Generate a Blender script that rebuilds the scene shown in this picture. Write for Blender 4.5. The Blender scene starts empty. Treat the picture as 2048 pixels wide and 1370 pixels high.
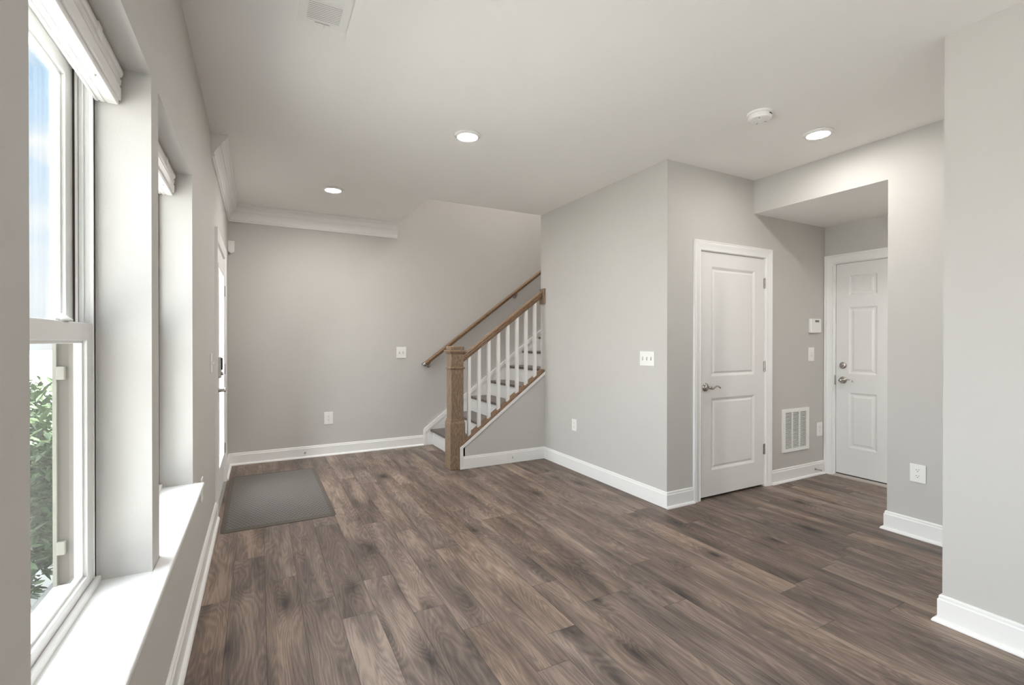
import bpy, bmesh, math, random
from mathutils import Vector, Matrix
C = bpy.context.collection
scene = bpy.context.scene
PI = math.pi
random.seed(7)

# ---------------------------------------------------------------- camera
cam_d = bpy.data.cameras.new('camera'); cam = bpy.data.objects.new('camera', cam_d); C.objects.link(cam)
cam_d.sensor_width = 36.0; cam_d.lens = 949.19 / 2048 * 36.0
cam_d.clip_start = 0.02; cam_d.clip_end = 500
ri = Vector((0.882677567, -0.46997884, 0.000449229))
up = Vector((0.00159107, 0.00394407, 0.99999096))
fw = Vector((0.46997636, 0.88266887, -0.00422911))
m = Matrix.Identity(4)
for r_ in range(3):
    m[r_][0] = ri[r_]; m[r_][1] = up[r_]; m[r_][2] = -fw[r_]
m[0][3] = 0; m[1][3] = 0; m[2][3] = 1.29
cam.matrix_world = m
scene.camera = cam

# ---------------------------------------------------------------- exposure, sky, daylight
vs = scene.view_settings
vs.view_transform = 'Standard'; vs.look = 'None'; vs.gamma = 1.0; vs.exposure = 1.35
vs.use_curve_mapping = False

LAMP_W = 7.0
DAY = 7.7
SKY = 0.43

w = bpy.data.worlds.new('sky'); scene.world = w; w.use_nodes = True
nt = w.node_tree; N = nt.nodes; L = nt.links
for n in list(N): N.remove(n)
out = N.new('ShaderNodeOutputWorld'); bg = N.new('ShaderNodeBackground')
tc = N.new('ShaderNodeTexCoord'); sep = N.new('ShaderNodeSeparateXYZ')
L.new(tc.outputs['Generated'], sep.inputs[0])
rmp = N.new('ShaderNodeValToRGB'); L.new(sep.outputs['Z'], rmp.inputs[0])
e = rmp.color_ramp.elements
e[0].position = 0.0; e[0].color = (.93, .96, 1, 1)
e[1].position = 0.75; e[1].color = (.36, .60, .95, 1)
x = e.new(.12); x.color = (.84, .91, 1, 1)
x = e.new(.35); x.color = (.52, .73, .97, 1)
mp = N.new('ShaderNodeMapping'); mp.inputs['Scale'].default_value = (2.2, 2.2, 5.0)
mp.inputs['Location'].default_value = (.35, .2, .55)
L.new(tc.outputs['Generated'], mp.inputs[0])
nz = N.new('ShaderNodeTexNoise'); nz.inputs['Scale'].default_value = 2.2; nz.inputs['Detail'].default_value = 7; nz.inputs['Roughness'].default_value = .52
L.new(mp.outputs[0], nz.inputs['Vector'])
cr = N.new('ShaderNodeValToRGB'); cr.color_ramp.elements[0].position = .47; cr.color_ramp.elements[1].position = .62
L.new(nz.outputs['Fac'], cr.inputs[0])
mx = N.new('ShaderNodeMix'); mx.data_type = 'RGBA'
L.new(cr.outputs[0], mx.inputs['Factor']); L.new(rmp.outputs[0], mx.inputs[6]); mx.inputs[7].default_value = (.97, .98, 1, 1)
L.new(mx.outputs[2], bg.inputs['Color']); bg.inputs['Strength'].default_value = SKY
L.new(bg.outputs[0], out.inputs[0])

def sun(name, direction, strength, angle, color):
    d = bpy.data.lights.new(name, 'SUN'); o = bpy.data.objects.new(name, d); C.objects.link(o)
    d.energy = strength; d.angle = math.radians(angle); d.color = color
    o.rotation_euler = Vector(direction).to_track_quat('-Z', 'Y').to_euler()
    return o
# added wide soft lamp: extra daylight through the left windows, beyond the visible sky
sun('added_daylight', (1.0, -0.12, -0.42), DAY, 105, (.90, .95, 1.0))

# the sun itself stands over the far side of the house and lights the ground outside, not the room
sun('sun', (-.30, .12, -.94), 9.8, .6, (1.0, .97, .92))

# ---------------------------------------------------------------- helpers
ORIG = {}
def mesh_from(name, bm, mat, smooth=False):
    me = bpy.data.meshes.new(name); bm.to_mesh(me); bm.free()
    if isinstance(mat, (list, tuple)):
        for q in mat: me.materials.append(q)
    else: me.materials.append(mat)
    if smooth:
        for p in me.polygons: p.use_smooth = True
    return me
def obj(name, bm, mat, parent=None, base=None, local=False, smooth=False, label=None):
    """one mesh object. Vertices are given in world coordinates unless local."""
    if parent is not None: org = Vector(ORIG[parent.name])
    else: org = Vector(base) if base is not None else Vector((0, 0, 0))
    if not local:
        for v in bm.verts: v.co -= org
    bmesh.ops.recalc_face_normals(bm, faces=bm.faces)
    o = bpy.data.objects.new(name, mesh_from(name, bm, mat, smooth)); C.objects.link(o)
    if parent is not None: o.parent = parent
    else: o.location = org
    ORIG[o.name] = tuple(org)
    if label: o['label'] = label
    return o
def thing(name, label, cat, loc, rotz=0.0, group=None, kind=None):
    o = bpy.data.objects.new(name, None); C.objects.link(o); o.location = loc; o.rotation_euler = (0, 0, rotz)
    o.empty_display_size = .05
    if label: o['label'] = label
    if cat: o['category'] = cat
    if group: o['group'] = group
    if kind: o['kind'] = kind
    ORIG[o.name] = tuple(loc)
    return o
def tag(o, label, cat, group=None, kind=None):
    o['label'] = label; o['category'] = cat
    if group: o['group'] = group
    if kind: o['kind'] = kind
    return o
def struct(name, bm, mat, base=None, label=None, cat=None, smooth=False):
    o = obj(name, bm, mat, base=base, smooth=smooth); o['kind'] = 'structure'
    if label: o['label'] = label
    if cat: o['category'] = cat
    return o
def dup(root, loc, rotz, label=None):
    r = root.copy(); C.objects.link(r); r.location = loc; r.rotation_euler = (0, 0, rotz); ORIG[r.name] = tuple(loc)
    if label: r['label'] = label
    for ch in list(root.children):
        c = ch.copy(); C.objects.link(c); c.parent = r
        for g in ch.children:
            d = g.copy(); C.objects.link(d); d.parent = c
    return r
def BM(): return bmesh.new()
def box(bm, x0, x1, y0, y1, z0, z1, bev=0.0, seg=2, M=None):
    vs_ = [bm.verts.new((x, y, z)) for x in (x0, x1) for y in (y0, y1) for z in (z0, z1)]
    fs = [bm.faces.new([vs_[i] for i in q]) for q in ((0, 1, 3, 2), (4, 6, 7, 5), (0, 4, 5, 1), (2, 3, 7, 6), (0, 2, 6, 4), (1, 5, 7, 3))]
    if bev > 0:
        es = list({e_ for f in fs for e_ in f.edges})
        r = bmesh.ops.bevel(bm, geom=es, offset=bev, segments=seg, affect='EDGES', profile=.6)
        if M is not None: bmesh.ops.transform(bm, matrix=M, verts=list({v for f in r['faces'] for v in f.verts} | {v for v in vs_ if v.is_valid}))
    elif M is not None: bmesh.ops.transform(bm, matrix=M, verts=vs_)
    return bm
def wall_grid(axis, a0, a1, us, zs, holes):
    """solid slab with holes. axis 'x': slab between X=a0..a1, u runs along Y. axis 'y': slab between Y=a0..a1, u along X. axis 'z': slab Z=a0..a1, u along X, z->Y."""
    bm = BM()
    U = sorted(set(list(us) + [h_[0] for h_ in holes] + [h_[1] for h_ in holes]))
    Z = sorted(set(list(zs) + [h_[2] for h_ in holes] + [h_[3] for h_ in holes]))
    U = [q for q in U if us[0] <= q <= us[-1]]; Z = [q for q in Z if zs[0] <= q <= zs[-1]]
    def solid(i, j):
        if i < 0 or j < 0 or i >= len(U) - 1 or j >= len(Z) - 1: return False
        uc = (U[i] + U[i + 1]) / 2; zc = (Z[j] + Z[j + 1]) / 2
        return not any(h_[0] < uc < h_[1] and h_[2] < zc < h_[3] for h_ in holes)
    def P(a, u, z):
        return (a, u, z) if axis == 'x' else ((u, a, z) if axis == 'y' else (u, z, a))
    cache = {}
    def V(a, u, z):
        k = (a, u, z)
        if k not in cache: cache[k] = bm.verts.new(P(a, u, z))
        return cache[k]
    for i in range(len(U) - 1):
        for j in range(len(Z) - 1):
            if not solid(i, j): continue
            u0, u1, z0, z1 = U[i], U[i + 1], Z[j], Z[j + 1]
            for a in (a0, a1): bm.faces.new([V(a, u0, z0), V(a, u1, z0), V(a, u1, z1), V(a, u0, z1)])
            for di, dj, q in ((-1, 0, ((u0, z0), (u0, z1))), (1, 0, ((u1, z0), (u1, z1))), (0, -1, ((u0, z0), (u1, z0))), (0, 1, ((u0, z1), (u1, z1)))):
                if not solid(i + di, j + dj):
                    bm.faces.new([V(a0, *q[0]), V(a0, *q[1]), V(a1, *q[1]), V(a1, *q[0])])
    return bm
def extrude_profile(bm, prof, p0, p1, nrm, m0=0.0, m1=0.0, closed=True):
    """prof: (d, z) points, d along nrm. Runs p0->p1 (x,y). m0/m1: miter, moves each end along the run by m*d (positive lengthens)."""
    p0 = Vector((p0[0], p0[1], 0)); p1 = Vector((p1[0], p1[1], 0)); t = (p1 - p0).normalized(); n = Vector((nrm[0], nrm[1], 0))
    a = [bm.verts.new(p0 - t * (m0 * d) + n * d + Vector((0, 0, z))) for d, z in prof]
    b = [bm.verts.new(p1 + t * (m1 * d) + n * d + Vector((0, 0, z))) for d, z in prof]
    k = len(prof)
    for i in range(k if closed else k - 1):
        j = (i + 1) % k; bm.faces.new([a[i], a[j], b[j], b[i]])
    bm.faces.new(a); bm.faces.new(list(reversed(b)))
def tube(bm, pts, rads, seg=12, cap=True, flat=1.0):
    pts = [Vector(p) for p in pts]
    if not hasattr(rads, '__len__'): rads = [rads] * len(pts)
    rings = []; prev = None
    for i, p in enumerate(pts):
        t = (pts[min(i + 1, len(pts) - 1)] - pts[max(i - 1, 0)]).normalized()
        if prev is None:
            a = Vector((0, 0, 1)) if abs(t.z) < .9 else Vector((1, 0, 0)); u_ = t.cross(a).normalized()
        else: u_ = (prev - t * prev.dot(t)).normalized()
        prev = u_; v_ = t.cross(u_)
        rings.append([bm.verts.new(p + (u_ * math.cos(2 * PI * k / seg) + v_ * math.sin(2 * PI * k / seg) * flat) * rads[i]) for k in range(seg)])
    for i in range(len(rings) - 1):
        for k in range(seg):
            bm.faces.new([rings[i][k], rings[i][(k + 1) % seg], rings[i + 1][(k + 1) % seg], rings[i + 1][k]])
    if cap: bm.faces.new(list(reversed(rings[0]))); bm.faces.new(rings[-1])
def lathe(bm, prof, org, axis, seg=32):
    """prof: (r, h) along axis from org"""
    ax = Vector(axis).normalized(); a = Vector((0, 0, 1)) if abs(ax.z) < .9 else Vector((1, 0, 0))
    u_ = ax.cross(a).normalized(); v_ = ax.cross(u_); org = Vector(org); rings = []
    for r, h_ in prof:
        if r < 1e-6: rings.append([bm.verts.new(org + ax * h_)])
        else: rings.append([bm.verts.new(org + ax * h_ + (u_ * math.cos(2 * PI * k / seg) + v_ * math.sin(2 * PI * k / seg)) * r) for k in range(seg)])
    for A_, B_ in zip(rings[:-1], rings[1:]):
        for k in range(seg):
            j = (k + 1) % seg
            if len(A_) == 1 and len(B_) == 1: continue
            if len(A_) == 1: bm.faces.new([A_[0], B_[j], B_[k]])
            elif len(B_) == 1: bm.faces.new([A_[k], A_[j], B_[0]])
            else: bm.faces.new([A_[k], A_[j], B_[j], B_[k]])
def prism(bm, poly, f):
    """poly: list of 2D points; f(u, v, s) -> 3D for s in (0, 1)"""
    a = [bm.verts.new(f(u_, v_, 0)) for u_, v_ in poly]; b = [bm.verts.new(f(u_, v_, 1)) for u_, v_ in poly]
    k = len(poly)
    for i in range(k): bm.faces.new([a[i], a[(i + 1) % k], b[(i + 1) % k], b[i]])
    bm.faces.new(list(reversed(a))); bm.faces.new(b)

# ---------------------------------------------------------------- materials
def new_mat(name):
    mt = bpy.data.materials.new(name); mt.use_nodes = True
    n = mt.node_tree.nodes; return mt, n, mt.node_tree.links, n['Principled BSDF']
def paint(name, col, rough=.6, bump=.02, scale=260, var=.015, spec=.4):
    mt, n, l, b = new_mat(name)
    t = n.new('ShaderNodeTexCoord'); nz = n.new('ShaderNodeTexNoise'); nz.inputs['Scale'].default_value = scale; nz.inputs['Detail'].default_value = 3
    l.new(t.outputs['Object'], nz.inputs['Vector'])
    n2 = n.new('ShaderNodeTexNoise'); n2.inputs['Scale'].default_value = 1.3; n2.inputs['Detail'].default_value = 2; l.new(t.outputs['Object'], n2.inputs['Vector'])
    mr = n.new('ShaderNodeMapRange'); mr.inputs[1].default_value = .3; mr.inputs[2].default_value = .7; mr.inputs[3].default_value = 1 - var; mr.inputs[4].default_value = 1 + var
    l.new(n2.outputs['Fac'], mr.inputs[0])
    mm = n.new('ShaderNodeMix'); mm.data_type = 'RGBA'; mm.blend_type = 'MULTIPLY'; mm.inputs['Factor'].default_value = 1
    mm.inputs[6].default_value = (*col, 1); l.new(mr.outputs[0], mm.inputs[7]); l.new(mm.outputs[2], b.inputs['Base Color'])
    bp = n.new('ShaderNodeBump'); bp.inputs['Strength'].default_value = bump * 5; bp.inputs['Distance'].default_value = .002
    l.new(nz.outputs['Fac'], bp.inputs['Height']); l.new(bp.outputs[0], b.inputs['Normal'])
    b.inputs['Roughness'].default_value = rough; b.inputs['Specular IOR Level'].default_value = spec
    return mt
WALL = paint('wall_paint', (.565, .545, .515), .75, .03)
CEIL = paint('ceiling_paint', (.90, .88, .855), .9, .02)
TRIM = paint('trim_paint', (.86, .85, .83), .35, .004, 60, .005)
DOORP = paint('door_paint', (.80, .785, .765), .42, .006, 60, .005)
VINYL = paint('white_vinyl', (.84, .83, .81), .35, .003, 60, .005)
PLASTIC = paint('white_plastic', (.86, .85, .82), .35, .002, 60, .004)
BLIND = paint('blind_vinyl', (.84, .82, .80), .4, .004, 60, .006)
CLAY = paint('clay_vinyl', (.085, .07, .056), .5, .01, 60, .03)
CLAYL = paint('pale_clay_vinyl', (.20, .19, .155), .5, .01, 60, .03)
DECKW = paint('deck_boards', (.42, .42, .42), .6, .03, 20, .08)
EXTW = paint('exterior_white', (.80, .80, .78), .6, .02, 40, .02)
GRAYP = paint('gray_plastic', (.20, .20, .19), .4, .01, 90, .02)
DARK = paint('dark_slot', (.03, .03, .03), .8, .0, 60, 0)
VENT_SHADE = paint('vent_shadow', (.10, .095, .09), .9, .0, 60, 0)  # shade inside the vents, put into a dark colour
def metal(name, col, rough):
    mt, n, l, b = new_mat(name); b.inputs['Base Color'].default_value = (*col, 1); b.inputs['Metallic'].default_value = 1
    t = n.new('ShaderNodeTexCoord'); nz = n.new('ShaderNodeTexNoise'); nz.inputs['Scale'].default_value = 150; l.new(t.outputs['Object'], nz.inputs['Vector'])
    mr = n.new('ShaderNodeMapRange'); mr.inputs[3].default_value = rough * .8; mr.inputs[4].default_value = rough * 1.2
    l.new(nz.outputs['Fac'], mr.inputs[0]); l.new(mr.outputs[0], b.inputs['Roughness'])
    return mt
NICKEL = metal('satin_nickel', (.50, .47, .44), .26)
def math_n(n, l, op, a, b=None, c=None):
    q = n.new('ShaderNodeMath'); q.operation = op
    for i, v in enumerate((a, b, c)):
        if v is None: continue
        if isinstance(v, (int, float)): q.inputs[i].default_value = v
        else: l.new(v, q.inputs[i])
    return q.outputs[0]
def glass_mat():
    mt, n, l, b = new_mat('window_glass'); n.remove(b); o_ = n['Material Output']
    tr = n.new('ShaderNodeBsdfTransparent'); tr.inputs[0].default_value = (.97, .985, .98, 1)
    gl = n.new('ShaderNodeBsdfGlossy'); gl.inputs['Roughness'].default_value = .0; gl.inputs['Color'].default_value = (1, 1, 1, 1)
    ge = n.new('ShaderNodeNewGeometry'); dt = n.new('ShaderNodeVectorMath'); dt.operation = 'DOT_PRODUCT'
    l.new(ge.outputs['Incoming'], dt.inputs[0]); l.new(ge.outputs['Normal'], dt.inputs[1])
    fc = math_n(n, l, 'SUBTRACT', 1.0, math_n(n, l, 'ABSOLUTE', dt.outputs['Value']))
    fr = math_n(n, l, 'MULTIPLY_ADD', math_n(n, l, 'POWER', fc, 5.0), .5, .03)
    mixs = n.new('ShaderNodeMixShader'); l.new(fr, mixs.inputs[0]); l.new(tr.outputs[0], mixs.inputs[1]); l.new(gl.outputs[0], mixs.inputs[2])
    l.new(mixs.outputs[0], o_.inputs['Surface']); return mt
GLASS = glass_mat()
def emit(name, col, s):
    mt, n, l, b = new_mat(name); n.remove(b); em = n.new('ShaderNodeEmission'); em.inputs[0].default_value = (*col, 1); em.inputs[1].default_value = s
    l.new(em.outputs[0], n['Material Output'].inputs['Surface']); return mt
LENS = emit('lamp_lens', (1.0, .97, .935), 1.0)
def wood(name, dark, light, scale=(1, 1, 12), rough=.4, slope=0.0):
    mt, n, l, b = new_mat(name); t = n.new('ShaderNodeTexCoord'); mp = n.new('ShaderNodeMapping'); mp.inputs['Scale'].default_value = scale
    m0 = n.new('ShaderNodeMapping'); m0.inputs['Rotation'].default_value = (0, slope, 0); l.new(t.outputs['Object'], m0.inputs[0]); l.new(m0.outputs[0], mp.inputs[0])
    nz = n.new('ShaderNodeTexNoise'); nz.inputs['Scale'].default_value = 5; nz.inputs['Detail'].default_value = 3; nz.inputs['Distortion'].default_value = .6; l.new(mp.outputs[0], nz.inputs['Vector'])
    s1 = math_n(n, l, 'FRACT', math_n(n, l, 'MULTIPLY', nz.outputs['Fac'], 9.0))
    s1 = math_n(n, l, 'ABSOLUTE', math_n(n, l, 'SUBTRACT', s1, .5))
    n2 = n.new('ShaderNodeTexNoise'); n2.inputs['Scale'].default_value = 40; n2.inputs['Detail'].default_value = 4; l.new(mp.outputs[0], n2.inputs['Vector'])
    f = math_n(n, l, 'ADD', math_n(n, l, 'MULTIPLY', s1, .9), math_n(n, l, 'MULTIPLY', n2.outputs['Fac'], .6))
    rp = n.new('ShaderNodeValToRGB'); rp.color_ramp.elements[0].position = .2; rp.color_ramp.elements[0].color = (*dark, 1); rp.color_ramp.elements[1].position = .75; rp.color_ramp.elements[1].color = (*light, 1)
    l.new(f, rp.inputs[0]); l.new(rp.outputs[0], b.inputs['Base Color']); b.inputs['Roughness'].default_value = rough
    return mt
OAKV = wood('stained_oak_upright', (.11, .070, .042), (.36, .25, .165), (9, 9, .8))
OAKX = wood('stained_oak_rail', (.09, .050, .026), (.33, .205, .12), (.9, 12, 12), slope=math.atan(.741))
TREAD = wood('stained_oak_tread', (.055, .04, .035), (.15, .115, .10), (9, .8, 9), .32)

def floor_mat():
    mt, n, l, b = new_mat('laminate_planks')
    t = n.new('ShaderNodeTexCoord'); sp = n.new('ShaderNodeSeparateXYZ'); l.new(t.outputs['Object'], sp.inputs[0])
    X, Y = sp.outputs['X'], sp.outputs['Y']
    W_, LEN = .1545, 1.22
    ux = math_n(n, l, 'DIVIDE', math_n(n, l, 'SUBTRACT', X, .025), W_)
    ix = math_n(n, l, 'FLOOR', ux); fx = math_n(n, l, 'FRACT', ux)
    wn = n.new('ShaderNodeTexWhiteNoise'); wn.noise_dimensions = '1D'; l.new(math_n(n, l, 'ADD', ix, 17.3), wn.inputs['W'])
    uy = math_n(n, l, 'ADD', math_n(n, l, 'DIVIDE', Y, LEN), math_n(n, l, 'MULTIPLY', wn.outputs['Value'], 7.0))
    iy = math_n(n, l, 'FLOOR', uy); fy = math_n(n, l, 'FRACT', uy)
    cb = n.new('ShaderNodeCombineXYZ'); l.new(ix, cb.inputs[0]); l.new(iy, cb.inputs[1])
    w2 = n.new('ShaderNodeTexWhiteNoise'); w2.noise_dimensions = '3D'; l.new(cb.outputs[0], w2.inputs['Vector'])
    s2 = n.new('ShaderNodeSeparateColor'); l.new(w2.outputs['Color'], s2.inputs[0])
    R1, R2, R3 = s2.outputs[0], s2.outputs[1], s2.outputs[2]
    # plank-local coordinates, shifted per plank
    def coords(sx, sy, k):
        c = n.new('ShaderNodeCombineXYZ')
        l.new(math_n(n, l, 'ADD', math_n(n, l, 'MULTIPLY', X, sx), math_n(n, l, 'MULTIPLY', R1, 31.0 * k)), c.inputs[0])
        l.new(math_n(n, l, 'ADD', math_n(n, l, 'MULTIPLY', Y, sy), math_n(n, l, 'MULTIPLY', R2, 27.0 * k)), c.inputs[1])
        l.new(math_n(n, l, 'MULTIPLY', R3, 9.0 * k), c.inputs[2])
        return c.outputs[0]
    def noise(vec, sc, det=3, rough=.5, dist=0.0):
        q = n.new('ShaderNodeTexNoise'); q.inputs['Scale'].default_value = sc; q.inputs['Detail'].default_value = det; q.inputs['Roughness'].default_value = rough; q.inputs['Distortion'].default_value = dist
        l.new(vec, q.inputs['Vector']); return q.outputs['Fac']
    # knots: sparse voronoi cells
    vo = n.new('ShaderNodeTexVoronoi'); vo.inputs['Scale'].default_value = 1.0; vo.inputs['Randomness'].default_value = .95
    l.new(coords(5.6, 2.3, 1.0), vo.inputs['Vector'])
    sc = n.new('ShaderNodeSeparateColor'); l.new(vo.outputs['Color'], sc.inputs[0])
    present = math_n(n, l, 'GREATER_THAN', sc.outputs[0], .45)
    d = vo.outputs['Distance']
    # cathedral rings: low-frequency field plus knot bulge
    fld = noise(coords(7.0, .95, 1.0), 1.0, 2, .45, .25)
    bulge = math_n(n, l, 'MULTIPLY', present, math_n(n, l, 'EXPONENT', math_n(n, l, 'MULTIPLY', math_n(n, l, 'MULTIPLY', d, d), -14.0)))
    wob = noise(coords(60, 9, .5), 1.0, 2, .5)
    field = math_n(n, l, 'ADD', math_n(n, l, 'ADD', math_n(n, l, 'MULTIPLY', fld, 24.0), math_n(n, l, 'MULTIPLY', bulge, 4.0)), math_n(n, l, 'MULTIPLY', wob, .55))
    ring = math_n(n, l, 'FRACT', field)
    ring = math_n(n, l, 'MULTIPLY', math_n(n, l, 'SUBTRACT', 1.0, math_n(n, l, 'ABSOLUTE', math_n(n, l, 'SUBTRACT', math_n(n, l, 'MULTIPLY', ring, 2.0), 1.0))), 1.0)
    fine = noise(coords(260, 9, 1.0), 1.0, 4, .6)
    mid = noise(coords(22, 1.6, 1.0), 1.0, 4, .6, .4)
    big = noise(coords(8, 1.2, 1.0), 1.0, 3, .5, .6)
    knot = math_n(n, l, 'MULTIPLY', present, math_n(n, l, 'EXPONENT', math_n(n, l, 'MULTIPLY', math_n(n, l, 'MULTIPLY', d, d), -130.0)))
    halo = math_n(n, l, 'MULTIPLY', present, math_n(n, l, 'EXPONENT', math_n(n, l, 'MULTIPLY', math_n(n, l, 'MULTIPLY', d, d), -18.0)))
    # value
    def ctr(x, k): return math_n(n, l, 'MULTIPLY', math_n(n, l, 'SUBTRACT', x, .5), k)
    v = math_n(n, l, 'ADD', ctr(ring, .16), .61)
    v = math_n(n, l, 'ADD', v, ctr(fine, .50))
    v = math_n(n, l, 'ADD', v, ctr(mid, .62))
    v = math_n(n, l, 'ADD', v, ctr(big, .85))
    v = math_n(n, l, 'ADD', v, ctr(R3, .16))
    v = math_n(n, l, 'SUBTRACT', v, math_n(n, l, 'MULTIPLY', halo, .36))
    v = math_n(n, l, 'SUBTRACT', v, math_n(n, l, 'MULTIPLY', knot, .60))
    rp = n.new('ShaderNodeValToRGB'); cre = rp.color_ramp.elements
    cre[0].position = .12; cre[0].color = (.028, .020, .017, 1); cre[1].position = .90; cre[1].color = (.345, .250, .188, 1)
    q = cre.new(.38); q.color = (.088, .062, .049, 1)
    q = cre.new(.62); q.color = (.172, .122, .094, 1)
    l.new(v, rp.inputs[0])
    # hue variation grey <-> brown
    mixc = n.new('ShaderNodeMix'); mixc.data_type = 'RGBA'; mixc.blend_type = 'MULTIPLY'
    l.new(math_n(n, l, 'MULTIPLY', R1, .9), mixc.inputs['Factor']); l.new(rp.outputs[0], mixc.inputs[6]); mixc.inputs[7].default_value = (.93, 1.0, 1.10, 1)
    # seams
    ex = math_n(n, l, 'MULTIPLY', math_n(n, l, 'MINIMUM', fx, math_n(n, l, 'SUBTRACT', 1.0, fx)), W_)
    ey = math_n(n, l, 'MULTIPLY', math_n(n, l, 'MINIMUM', fy, math_n(n, l, 'SUBTRACT', 1.0, fy)), LEN)
    ed = math_n(n, l, 'MINIMUM', ex, ey)
    mr = n.new('ShaderNodeMapRange'); mr.inputs[1].default_value = .0006; mr.inputs[2].default_value = .0022; mr.inputs[3].default_value = .42; mr.inputs[4].default_value = 1.0; l.new(ed, mr.inputs[0])
    m2 = n.new('ShaderNodeMix'); m2.data_type = 'RGBA'; m2.blend_type = 'MULTIPLY'; m2.inputs['Factor'].default_value = 1
    l.new(mixc.outputs[2], m2.inputs[6]); l.new(mr.outputs[0], m2.inputs[7]); l.new(m2.outputs[2], b.inputs['Base Color'])
    r = n.new('ShaderNodeMapRange'); r.inputs[3].default_value = .42; r.inputs[4].default_value = .54; l.new(mid, r.inputs[0]); l.new(r.outputs[0], b.inputs['Roughness'])
    b.inputs['Specular IOR Level'].default_value = .5
    bp = n.new('ShaderNodeBump'); bp.inputs['Strength'].default_value = .25; bp.inputs['Distance'].default_value = .002
    l.new(math_n(n, l, 'ADD', mr.outputs[0], math_n(n, l, 'MULTIPLY', fine, .12)), bp.inputs['Height']); l.new(bp.outputs[0], b.inputs['Normal'])
    return mt
FLOOR = floor_mat()

def mat_mat(pitch):
    mt, n, l, b = new_mat('rubber_mat'); t = n.new('ShaderNodeTexCoord'); sp = n.new('ShaderNodeSeparateXYZ'); l.new(t.outputs['Object'], sp.inputs[0])
    iy = math_n(n, l, 'FLOOR', math_n(n, l, 'DIVIDE', sp.outputs['Y'], pitch))
    sh = math_n(n, l, 'MULTIPLY', math_n(n, l, 'MODULO', math_n(n, l, 'ADD', iy, 400.0), 2.0), .5)
    fx = math_n(n, l, 'SUBTRACT', math_n(n, l, 'FRACT', math_n(n, l, 'ADD', math_n(n, l, 'DIVIDE', sp.outputs['X'], pitch), sh)), .5)
    fy = math_n(n, l, 'SUBTRACT', math_n(n, l, 'FRACT', math_n(n, l, 'DIVIDE', sp.outputs['Y'], pitch)), .5)
    d = math_n(n, l, 'SQRT', math_n(n, l, 'ADD', math_n(n, l, 'MULTIPLY', fx, fx), math_n(n, l, 'MULTIPLY', fy, fy)))
    mr = n.new('ShaderNodeMapRange'); mr.inputs[1].default_value = .19; mr.inputs[2].default_value = .29; l.new(d, mr.inputs[0])
    rp = n.new('ShaderNodeValToRGB'); rp.color_ramp.elements[0].color = (.028, .027, .027, 1); rp.color_ramp.elements[1].color = (.135, .122, .110, 1); l.new(mr.outputs[0], rp.inputs[0])
    l.new(rp.outputs[0], b.inputs['Base Color']); b.inputs['Roughness'].default_value = .5
    bp = n.new('ShaderNodeBump'); bp.inputs['Strength'].default_value = .5; bp.inputs['Distance'].default_value = .003; l.new(mr.outputs[0], bp.inputs['Height']); l.new(bp.outputs[0], b.inputs['Normal'])
    return mt
RUBR = paint('rubber_rim', (.105, .088, .072), .55, .02, 120, .03)

# ---------------------------------------------------------------- room numbers (metres)
H = 2.681; XL = -.282; XO = -.50; YB = 5.673; XR = 2.765; XR2 = 3.797; XG = 4.877; Y2 = 2.658; YK = 4.432; YK2 = 4.512
ZS = 2.393; YP = 1.66; YN = .99; YR = -3.2; XST = 1.46; TOP = 5.35
W1 = (.898, 1.748); W2 = (1.859, 2.72); W0 = (-.06, .787); W5 = (-2.3, -1.5, .08, 2.25); ZW0, ZW1 = .585, 2.077; SILL = .604
D3 = (4.09, 5.00, 2.03)

# floor, ceilings
struct('floor', wall_grid('z', -.12, 0, (XL - .02, XG), (YR, YB), []), FLOOR)
struct('ceiling', wall_grid('z', H, H + .28, (XO, XG + .12), (YR, YB), [(XST, 7.0, YK2, YB)]), CEIL)
struct('ceiling_hall', wall_grid('z', ZS - .001, ZS + .05, (XR2 + .001, XG), (0, Y2), []), CEIL)
struct('ceiling_stairwell', wall_grid('z', TOP, TOP + .1, (XST - .12, 7.1), (YK2 - .1, YB + .12), []), CEIL)
# walls
struct('wall_left', wall_grid('x', XO, XL, (YR, YB + .12), (-.12, H), [W5, (W0[0], W0[1], ZW0, ZW1), (W1[0], W1[1], ZW0, ZW1), (W2[0], W2[1], ZW0, ZW1), (D3[0], D3[1], -.0, D3[2])]), WALL)
struct('wall_back', wall_grid('y', YB, YB + .12, (XL, 7.1), (-.12, TOP), []), WALL)
struct('wall_right', wall_grid('x', XR, XR + .1, (Y2 + .1, YK2), (0, H), []), WALL)
CD = (3.135, 3.947, 2.012)                                     # closet door leaf
struct('wall_closet', wall_grid('y', Y2, Y2 + .1, (XR, XG + .12), (0, H), [(CD[0] - .012, CD[1] + .012, 0, CD[2] + .01)]), WALL)
struct('wall_closet_inside', wall_grid('y', Y2 + .75, Y2 + .8, (XR + .1, XG + .12), (0, H), []), WALL)
struct('wall_closet_end', wall_grid('x', XG + .02, XG + .12, (Y2 + .1, Y2 + .75), (0, H), []), WALL)
struct('wall_header', wall_grid('x', XR2, XR2 + .12, (YN - .1, Y2), (0, H), [(YP, Y2 + 1, -1, ZS)]), WALL)
struct('wall_near_right', wall_grid('x', XR, XR + .12, (YR, YN), (0, H), []), WALL)
struct('wall_niche', wall_grid('y', YN - .1, YN, (XR + .12, XR2), (0, H), []), WALL)
GD = (1.645, 2.558, 2.018)                                     # garage door leaf
struct('wall_garage', wall_grid('x', XG, XG + .12, (0, Y2), (0, H), [(GD[0] - .012, GD[1] + .012, 0, GD[2] + .01)]), WALL)
struct('wall_hall', wall_grid('y', -.1, 0, (XR2 + .12, XG + .12), (0, ZS), []), WALL)
struct('wall_hall_side', wall_grid('x', XR2 + .12, XR2 + .14, (0, YN - .1), (0, ZS), []), WALL)
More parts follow.
